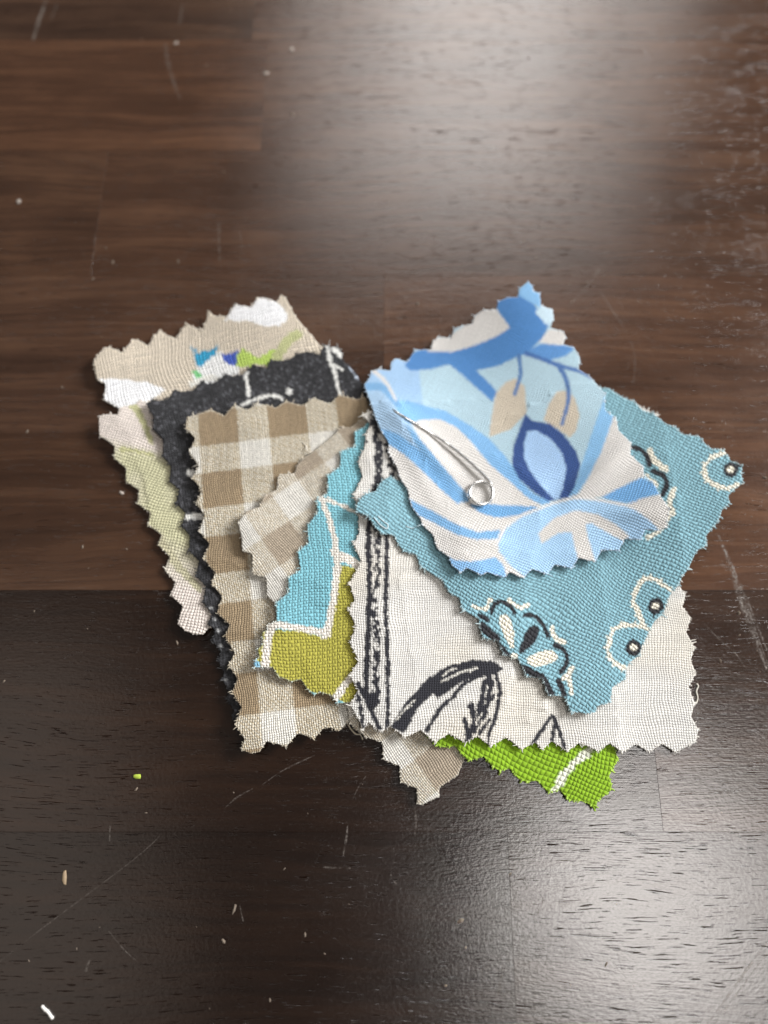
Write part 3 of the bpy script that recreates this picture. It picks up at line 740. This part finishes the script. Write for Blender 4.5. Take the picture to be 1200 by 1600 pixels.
def I_paint(x, y, U, V):
    p = Paint(x, y, (130,172,184))
    B = (46,46,50); Cm = (232,226,208)
    for q, w in (([(740,947),(757,952),(766,938)],6),([(796,938),(812,950),(824,944)],6),([(862,980),(868,998),(882,1004)],7),([(893,1043),(889,1058),(894,1082)],7),([(880,1060),(890,1056)],7)): p.line(q, w, Cm, rough=1.5)
    p.line([(768,958),(772,945),(783,940),(797,947),(804,958)], 6, B); p.line([(820,961),(833,962),(847,973),(856,994)], 7.5, B); p.line([(867,1008),(880,1015),(887,1031),(877,1050)], 7.5, B)
    p.line([(873,1064),(882,1085)], 9, B)
    p.poly([(833,976),(842,981),(840,997),(825,1014),(812,1021),(815,1003),(823,984)], B, True)
    p.line([(750,962),(761,968)], 9, B); p.line([(752,978),(776,998)], 13, B); p.line([(779,1005),(794,1024)], 8, B); p.line([(819,1045),(845,1058)], 13, B); p.line([(849,1062),(863,1086)], 13, B, 9)
    p.poly([(782,961),(795,963),(803,987),(801,1014),(788,993),(781,974)], Cm, True); p.poly([(822,1030),(840,1020),(863,1017),(871,1028),(857,1038),(833,1041)], Cm, True)
    p.disc(803,1027,6,Cm)
    for ring in ([(1050,925),(1030,910),(1010,903),(1000,914),(990,937),(997,957),(1004,978)], [(1013,981),(990,977),(963,981),(954,997),(950,1017),(960,1035),(979,1045)], [(1132,708),(1112,715),(1100,732),(1106,750),(1130,763),(1152,759)]):
        p.line(ring, 6.5, Cm, rough=2)
        s = smooth_line(ring, 3); c0 = np.mean(np.array(ring), 0)
        for q in s[1::2]:
            d = np.array(q) - c0; d /= np.hypot(*d); p.line([q, tuple(np.array(q) + d * 7)], 4.5, Cm, 2)
    for cx_, cy_, r in ((1025,947,12.5),(990,1012,12.5),(1142,734,12)):
        p.disc(cx_, cy_, r, B); p.disc(cx_ - .5, cy_ - .5, 5.8, Cm)
    p.line([(1022,955),(1021,966)], 8, B, 3); p.line([(1000,1012),(1006,1015)], 8, B); p.line([(1150,730),(1160,726)], 7, B)
    for q, w in (([(1016,704),(1022,720),(1042,734)],9),([(1010,745),(1026,758)],8),([(1053,765),(1046,786),(1052,802)],9),([(1048,800),(1034,826),(1012,840)],7)): p.line(q, w, Cm, rough=1.5)
    p.line([(985,697),(1003,704),(1012,714),(1015,727)], 7.5, B); p.line([(1019,736),(1034,742),(1042,756),(1035,773)], 8, B); p.line([(1029,781),(1045,797)], 10, B, 5)
    return p.c
sw['i'] = swatch("fabric_swatch", I_out, I_paint, fabric_material("teal_basketweave", 2, 1, 0.00024, gap=.41, hole=.4, vary=.14), 1.6, (4.6, 5.2), 31, T,
    [(1150,735,.0035,150),(910,1110,.0007,70),(560,790,.0009,50),(760,960,.0004,90)],
    "teal swatch with black and cream paisley flowers, second from the top", (190,208,210), 0.85, jitter=.3)

# ---- blue floral (top)
J_out = [(569,601),(577,591),(580,580),(591,577),(610,579),(611,566),(619,560),(636,566),(648,546),(660,547),(673,546),(676,533),(687,526),(704,529),(710,514),(721,509),(738,506),(741,494),(755,484),(775,484),(778,471),(792,465),(809,464),(811,451),(825,440),(832,447),(833,455),(843,458),(845,477),(863,484),(865,497),(860,512),(880,518),(884,526),(880,538),(897,543),(906,559),(904,577),(920,587),(932,600),(946,616),(945,640),(955,648),(963,652),(966,672),(986,692),(985,710),(1005,729),(1006,741),(1022,756),(1031,774),(1046,795),(1041,824),(1030,829),(1008,827),(1002,843),(976,842),(967,860),(941,859),(930,877),(904,872),(893,888),(867,882),(855,897),(831,889),(818,903),(796,894),(788,902),(761,894),(752,899),(729,887),(720,895),(705,882),(702,871),(682,855),(677,836),(660,820),(657,811),(642,790),(637,765),(625,747),(620,730),(607,707),(607,692),(595,672),(586,652),(580,632),(574,616)]
def J_paint(x, y, U, V):
    LA = (180,207,219); LB = (164,197,229); MB = (127,175,217); SB = (83,137,197); NV = (55,83,140); CR = (221,217,212); TP = (203,191,172)
    p = Paint(x, y, LA)
    p.poly([(570,600),(580,574),(611,560),(642,560),(655,580),(660,632),(620,628)], LB)
    # left half of the flower: cream field with blue ribbons
    p.poly([(570,600),(600,612),(640,655),(655,652),(687,652),(713,664),(736,687),(764,722),(792,746),(822,775),(846,790),(815,806),(790,826),(780,848),(780,868),(796,886),(825,905),(760,915),(690,900),(600,720),(570,640)], CR)
    p.poly([(572,598),(600,612),(626,640),(642,660),(660,692),(690,732),(672,722),(640,695),(612,680),(590,672),(570,630)], (172,203,231))  # light blue strip, the highlight of the fold painted into it
    p.poly([(633,662),(650,678),(685,720),(715,755),(738,781),(724,786),(700,758),(675,728),(650,695)], MB)
    p.poly([(588,668),(607,673),(622,678),(650,699),(680,725),(700,750),(724,782),(716,788),(690,766),(660,736),(630,709),(600,690)], (126,179,226))
    p.poly([(733,788),(755,786),(777,789),(812,790),(842,792),(812,804),(790,808),(772,808),(748,800)], (118,172,220))
    p.poly([(640,780),(655,788),(672,796),(710,818),(745,831),(782,828),(778,842),(745,843),(715,836),(680,818),(655,806),(644,795)], MB)
    p.poly([(696,868),(712,875),(735,878),(775,871),(787,884),(793,905),(740,910),(700,890)], (140,187,231))
    # top ribbon
    p.poly([(640,553),(660,545),(673,547),(707,550),(741,540),(775,526),(797,512),(785,495),(774,480),(776,466),(809,460),(828,470),(846,488),(858,506),(848,528),(823,552),(809,557),(778,572),(744,579),(760,594),(776,611),(770,628),(755,615),(741,603),(718,582),(702,569),(673,577),(642,579),(632,572)], SB)
    p.poly([(668,549),(672,530),(704,524),(736,500),(755,478),(776,484),(797,512),(775,526),(741,540),(707,550)], CR)
    p.poly([(806,458),(824,436),(836,450),(848,460),(847,482),(828,472)], (140,190,232))
    p.poly([(836,488),(848,476),(868,482),(868,500),(854,508)], (206,228,240)); p.poly([(842,534),(858,514),(888,518),(886,538),(866,541)], CR)
    p.poly([(816,553),(845,537),(880,539),(900,543),(884,556),(860,563),(835,558)], (96,148,206))
    p.line([(822,552),(850,562),(870,570),(905,580),(924,590)], 7, (74,112,172), 5)
    # taupe leaves
    p.poly([(790,597),(806,591),(820,604),(823,645),(798,671),(764,683),(768,651),(775,614)], TP, False); p.poly([(870,612),(888,610),(898,622),(906,648),(900,674),(890,684),(867,667),(849,657),(857,632)], TP, False)
    p.line([(811,556),(813,585),(804,616)], 6.5, (82,122,176), 5); p.line([(872,570),(885,594),(888,625),(878,663)], 8, (82,118,172), 5)
    # cup of the flower
    p.poly([(616,626),(635,626),(656,632),(696,642),(730,662),(764,685),(787,710),(802,730),(814,752),(835,772),(862,785),(845,788),(822,776),(792,748),(764,724),(736,690),(713,667),(687,655),(655,656),(640,662),(622,645)], (134,185,230))
    p.poly([(946,616),(948,642),(962,650),(950,677),(940,705),(920,745),(902,772),(886,779),(900,755),(910,722),(922,685),(932,655)], (142,192,232))
    p.poly([(960,648),(970,672),(992,692),(990,710),(1010,730),(1008,744),(990,751),(940,776),(905,781),(886,779),(905,770),(920,745),(940,705),(950,677)], CR)
    p.poly([(940,777),(972,760),(1000,747),(1016,752),(1034,770),(1007,777),(985,786),(967,784)], (122,178,230))
    p.poly([(980,788),(1007,777),(1034,773),(1050,796),(1044,832),(1028,830),(1010,808),(992,797)], CR)
    # eye-shaped petal
    p.poly([(821,645),(830,657),(860,662),(882,680),(900,705),(907,727),(898,760),(888,778),(874,780),(866,782),(857,783),(835,770),(810,747),(800,725),(802,697),(815,662)], NV)
    p.poly([(824,674),(837,672),(862,687),(878,708),(885,732),(880,760),(873,780),(866,780),(847,761),(827,735),(819,714),(819,692)], (170,203,239))
    # lower scallop
    p.poly([(780,868),(779,848),(790,827),(815,808),(842,797),(866,788),(900,780),(940,784),(985,792),(1010,808),(1032,830),(1000,850),(960,880),(900,905),(840,912),(817,900),(796,886)], (172,209,241))
    p.line([(776,852),(788,827),(815,806),(842,795),(866,786),(900,778),(940,782),(988,793),(1012,809)], 4, (226,224,222))
    p.poly([(846,850),(841,833),(865,810),(900,797),(935,804),(965,821),(984,838),(976,846),(955,836),(924,817),(915,820),(919,840),(932,882),(904,880),(899,858),(893,831),(873,833)], CR)
    p.line([(780,866),(795,885),(820,905)], 6, CR)
    p.line([(572,604),(598,606),(622,632)], 13, MB, 10); p.line([(582,578),(603,597),(618,624)], 6.5, CR, 4)
    p.line([(572,622),(580,650),(592,674)], 3, (120,150,205), gaps=.4)
    return p.c
sw['j'] = swatch("fabric_swatch", J_out, J_paint, fabric_material("blue_floral_cotton", 1, 1, 0.00017, gap=.41, hole=.4, vary=.12), 1.35, (3.6, 3.8), 27, T,
    [(825,445,.0045,120),(940,640,.0016,110),(1030,800,.0022,80),(920,850,.0008,60),(760,895,.0006,90),(605,625,705,745,.0011,16),(600,640,690,800,.0004,14),(890,775,990,695,.0013,18),(700,835,790,850,.0005,12),(930,800,1020,800,.0004,14)],
    "blue and cream flower print swatch on top of the pile", (214,222,228), 0.6, jitter=.22, bleed=1.7)

# ------------------------------------------------------------------ safety pin
def tube(path, radii, seg=12):
    p = [np.array(q, float) for q in path]; n = len(p); vs, fs = [], []
    ref = np.array([0, 0, 1.0])
    for i in range(n):
        d = p[min(i + 1, n - 1)] - p[max(i - 1, 0)]; d /= np.linalg.norm(d)
        s = np.cross(d, ref); s /= np.linalg.norm(s); u = np.cross(s, d)
        for k in range(seg):
            a = 2 * math.pi * k / seg; vs.append(p[i] + (s * math.cos(a) + u * math.sin(a)) * radii[i])
    for i in range(n - 1):
        for k in range(seg): fs.append((i * seg + k, i * seg + (k + 1) % seg, (i + 1) * seg + (k + 1) % seg, (i + 1) * seg + k))
    fs.append(tuple(range(seg))[::-1]); fs.append(tuple((n - 1) * seg + k for k in range(seg)))
    return vs, fs
TOPZ = HEIGHT
def zt(x, y): return float(sample(TOPZ, np.array([float(x)]), np.array([float(y)]))[0])
wr = 2.45 * S
pin = bpy.data.objects.new("safety_pin", None); col.objects.link(pin)
pin.location = unproject(751, 770, 0.0)
tag(pin, "silver safety pin with round coil, stuck through the swatches", "safety pin")
inv = -np.array(pin.location)
shaft_px = smooth_line([(600,630),(621,645),(645,659),(667,672),(690,688),(710,702),(735,723),(757,744),(768,757)], 6)
path = []
for i, (x, y) in enumerate(shaft_px):
    t = i / (len(shaft_px) - 1)
    dz = -0.0011 + 0.0011 * min(t / .17, 1) if t < .17 else 0.00045 * math.sin(min((t - .17) / .83, 1) * math.pi * .62)
    path.append(unproject(x, y, zt(x, y) + wr * 1.15 + dz))
rad = [wr * (0.72 + 0.28 * min(i / len(path) * 1.6, 1)) for i in range(len(path))]
v, f = tube(path, rad); link("shaft", new_mesh("shaft", [q + inv for q in v], f), M_STEEL, pin)
coil = []; zc = max(zt(751, 770), zt(735, 775), zt(765, 765)) + wr * 1.1; end_z = path[-1][2]
NT = 72; a0 = math.radians(-38)
for i in range(NT + 1):
    t = i / NT; a = a0 + t * (2 * math.pi * 1.52)
    r = 19.2 - 1.6 * math.sin(min(t * 1.6, 1) * math.pi / 2) + (2.6 * max(0, (t - .86) / .14))
    z = end_z * (1 - min(t * 3, 1)) + (zc + 2.0 * wr * (1 - min(t * 1.05, 1))) * min(t * 3, 1)
    coil.append(unproject(751 + r * math.cos(a) + 0.8 * math.sin(3 * t), 770 + r * math.sin(a), z))
x, y = 727, 776
coil.append(unproject(726.5, 773.5, zt(727, 774) - 0.0002))
v, f = tube(coil, [wr * (1.0 - .25 * max(0, (i - len(coil) + 5) / 5)) for i in range(len(coil))]); link("coil", new_mesh("coil", [q + inv for q in v], f), M_STEEL, pin)

# ------------------------------------------------------------------ small things lying about
def yarn_object(name, pts, width, colr, zf, label, cat, group=None, parent=None):
    p = smooth_line(pts, 6); path = [unproject(x, y, zf(x, y) + width * S * .5) for x, y in p]
    n = len(path); rad = [width * S * .5 * (1 if 0 < i < n - 1 else .5) * random.uniform(.85, 1.15) for i in range(n)]
    v, f = tube(path, rad, 6); c0 = np.array(path[0]); me = new_mesh(name, [q - c0 for q in v], f)
    at = me.attributes.new("print", 'FLOAT_COLOR', 'POINT'); at.data.foreach_set("color", np.tile(np.append(lin(colr), 1.0), len(v)))
    o = link(name, me, M_THREAD, parent); o.location = c0
    tag(o, label, cat, group)
    return o
flat = lambda x, y: 0.0
yarn_object("thread_scrap", [(65,1571),(70,1577),(75,1581),(79,1587),(83,1592)], 4.2, (226,222,216), flat, "short white thread scrap on the dark wood, bottom left", "thread")
yarn_object("thread_scrap", [(590,806),(600,815),(606,820),(604,826),(594,820),(584,808)], 1.7, (206,222,226), zt, "looped pale thread on the left tip of the teal swatch", "thread")
yarn_object("thread_scrap", [(634,822),(645,825),(657,820)], 1.4, (196,216,222), zt, "thin pale thread on the teal swatch just below the blue one", "thread")
yarn_object("thread_scrap", [(1084,1100),(1088,1098),(1090,1090),(1088,1080),(1091,1072),(1088,1068)], 2.4, (212,206,194), flat, "curled cream thread on the wood beside the cream swatch", "thread")
yarn_object("thread_scrap", [(543,1131),(549,1140),(556,1147),(563,1148),(567,1156)], 2.2, (196,186,166), flat, "loose beige thread under the corner of the cream swatch", "thread")
yarn_object("thread_scrap", [(472,690),(478,697),(480,704),(486,707)], 1.4, (224,218,206), zt, "tiny thread whisker on the large checked swatch", "thread")

def crumb_mesh(name, r, flatness=.5):
    vs = []; fs = []
    rings = 4; seg = 7
    for i in range(rings + 1):
        ph = math.pi * i / rings
        for k in range(seg):
            a = 2 * math.pi * k / seg; q = r * random.uniform(.72, 1.2)
            vs.append((q * math.sin(ph) * math.cos(a), q * math.sin(ph) * math.sin(a), r * flatness * (1 + math.cos(ph)) ))
    for i in range(rings):
        for k in range(seg): fs.append((i * seg + k, (i + 1) * seg + k, (i + 1) * seg + (k + 1) % seg, i * seg + (k + 1) % seg))
    return new_mesh(name, vs, fs)
M_LIME = simple_material("lime_lint", tuple(lin((170,190,70))), .9)
M_LINT = simple_material("pale_lint", tuple(lin((172,162,152))), .9)
M_CHIP = simple_material("wood_chip", tuple(lin((150,130,104))), .7)
o = link("lint_crumb", crumb_mesh("lint_crumb", 6 * S, .5), M_LIME); o.location = unproject(215, 1213, 0.0); o.scale = (1.15, .62, .6)
tag(o, "tiny lime green lint crumb on dark wood, lower left", "crumb")
o = link("wood_splinter", crumb_mesh("wood_splinter", 8 * S, .35), M_CHIP); o.location = unproject(101, 1371, 0.0); o.scale = (.48, 1.3, .35); o.rotation_euler = (0, 0, .12)
tag(o, "small pale splinter on dark wood, near the left edge", "splinter")
for (x, y, r, lab) in [(456, 78, 6, "white crumb by the butt joint near the top edge, in the pale reflection"), (416, 115, 6, "greyish crumb on the butt joint just below the white one"),
                       (30, 315, 6, "white crumb near the left edge of the upper wood strips"), (190, 770, 4, "pale fleck on the brown strip left of the pale green swatch"),
                       (275, 68, 5, "pale fleck on the boundary between the top two wood strips")]:
    o = link("lint_crumb", crumb_mesh("lint_crumb", r * S, .4), M_LINT); o.location = unproject(x, y, 0.0); o.rotation_euler = (0, 0, random.uniform(0, 6)); o.scale = (1, .7, .5)
    tag(o, lab, "crumb", "crumbs on the table")

# fine dust on the finish
vs, fs = [], []
for i in range(190):
    x = random.uniform(-80, 1280); y = random.uniform(-60, 1680); r = abs(random.gauss(0, 1)) * 0.9 * S + .45 * S
    c0 = unproject(x, y, 0.0); st = len(vs); a0 = random.uniform(0, 6.28); el = random.uniform(1, 2.6)
    for k in range(5):
        a = 2 * math.pi * k / 5; dx, dy = r * el * math.cos(a), r * math.sin(a) * random.uniform(.6, 1.2)
        vs.append(c0 + np.array([dx * math.cos(a0) - dy * math.sin(a0), dx * math.sin(a0) + dy * math.cos(a0), 0.00001]))
    vs.append(c0 + np.array([0, 0, r * .9]))
    for k in range(5): fs.append((st + k, st + (k + 1) % 5, st + 5))
M_DUST = simple_material("dust", tuple(lin((112,100,88))), .95)
o = link("dust", new_mesh("dust", vs, fs), M_DUST, None, smooth=False)
o["kind"] = "stuff"; tag(o, "fine pale dust specks scattered over the wooden table", "dust")
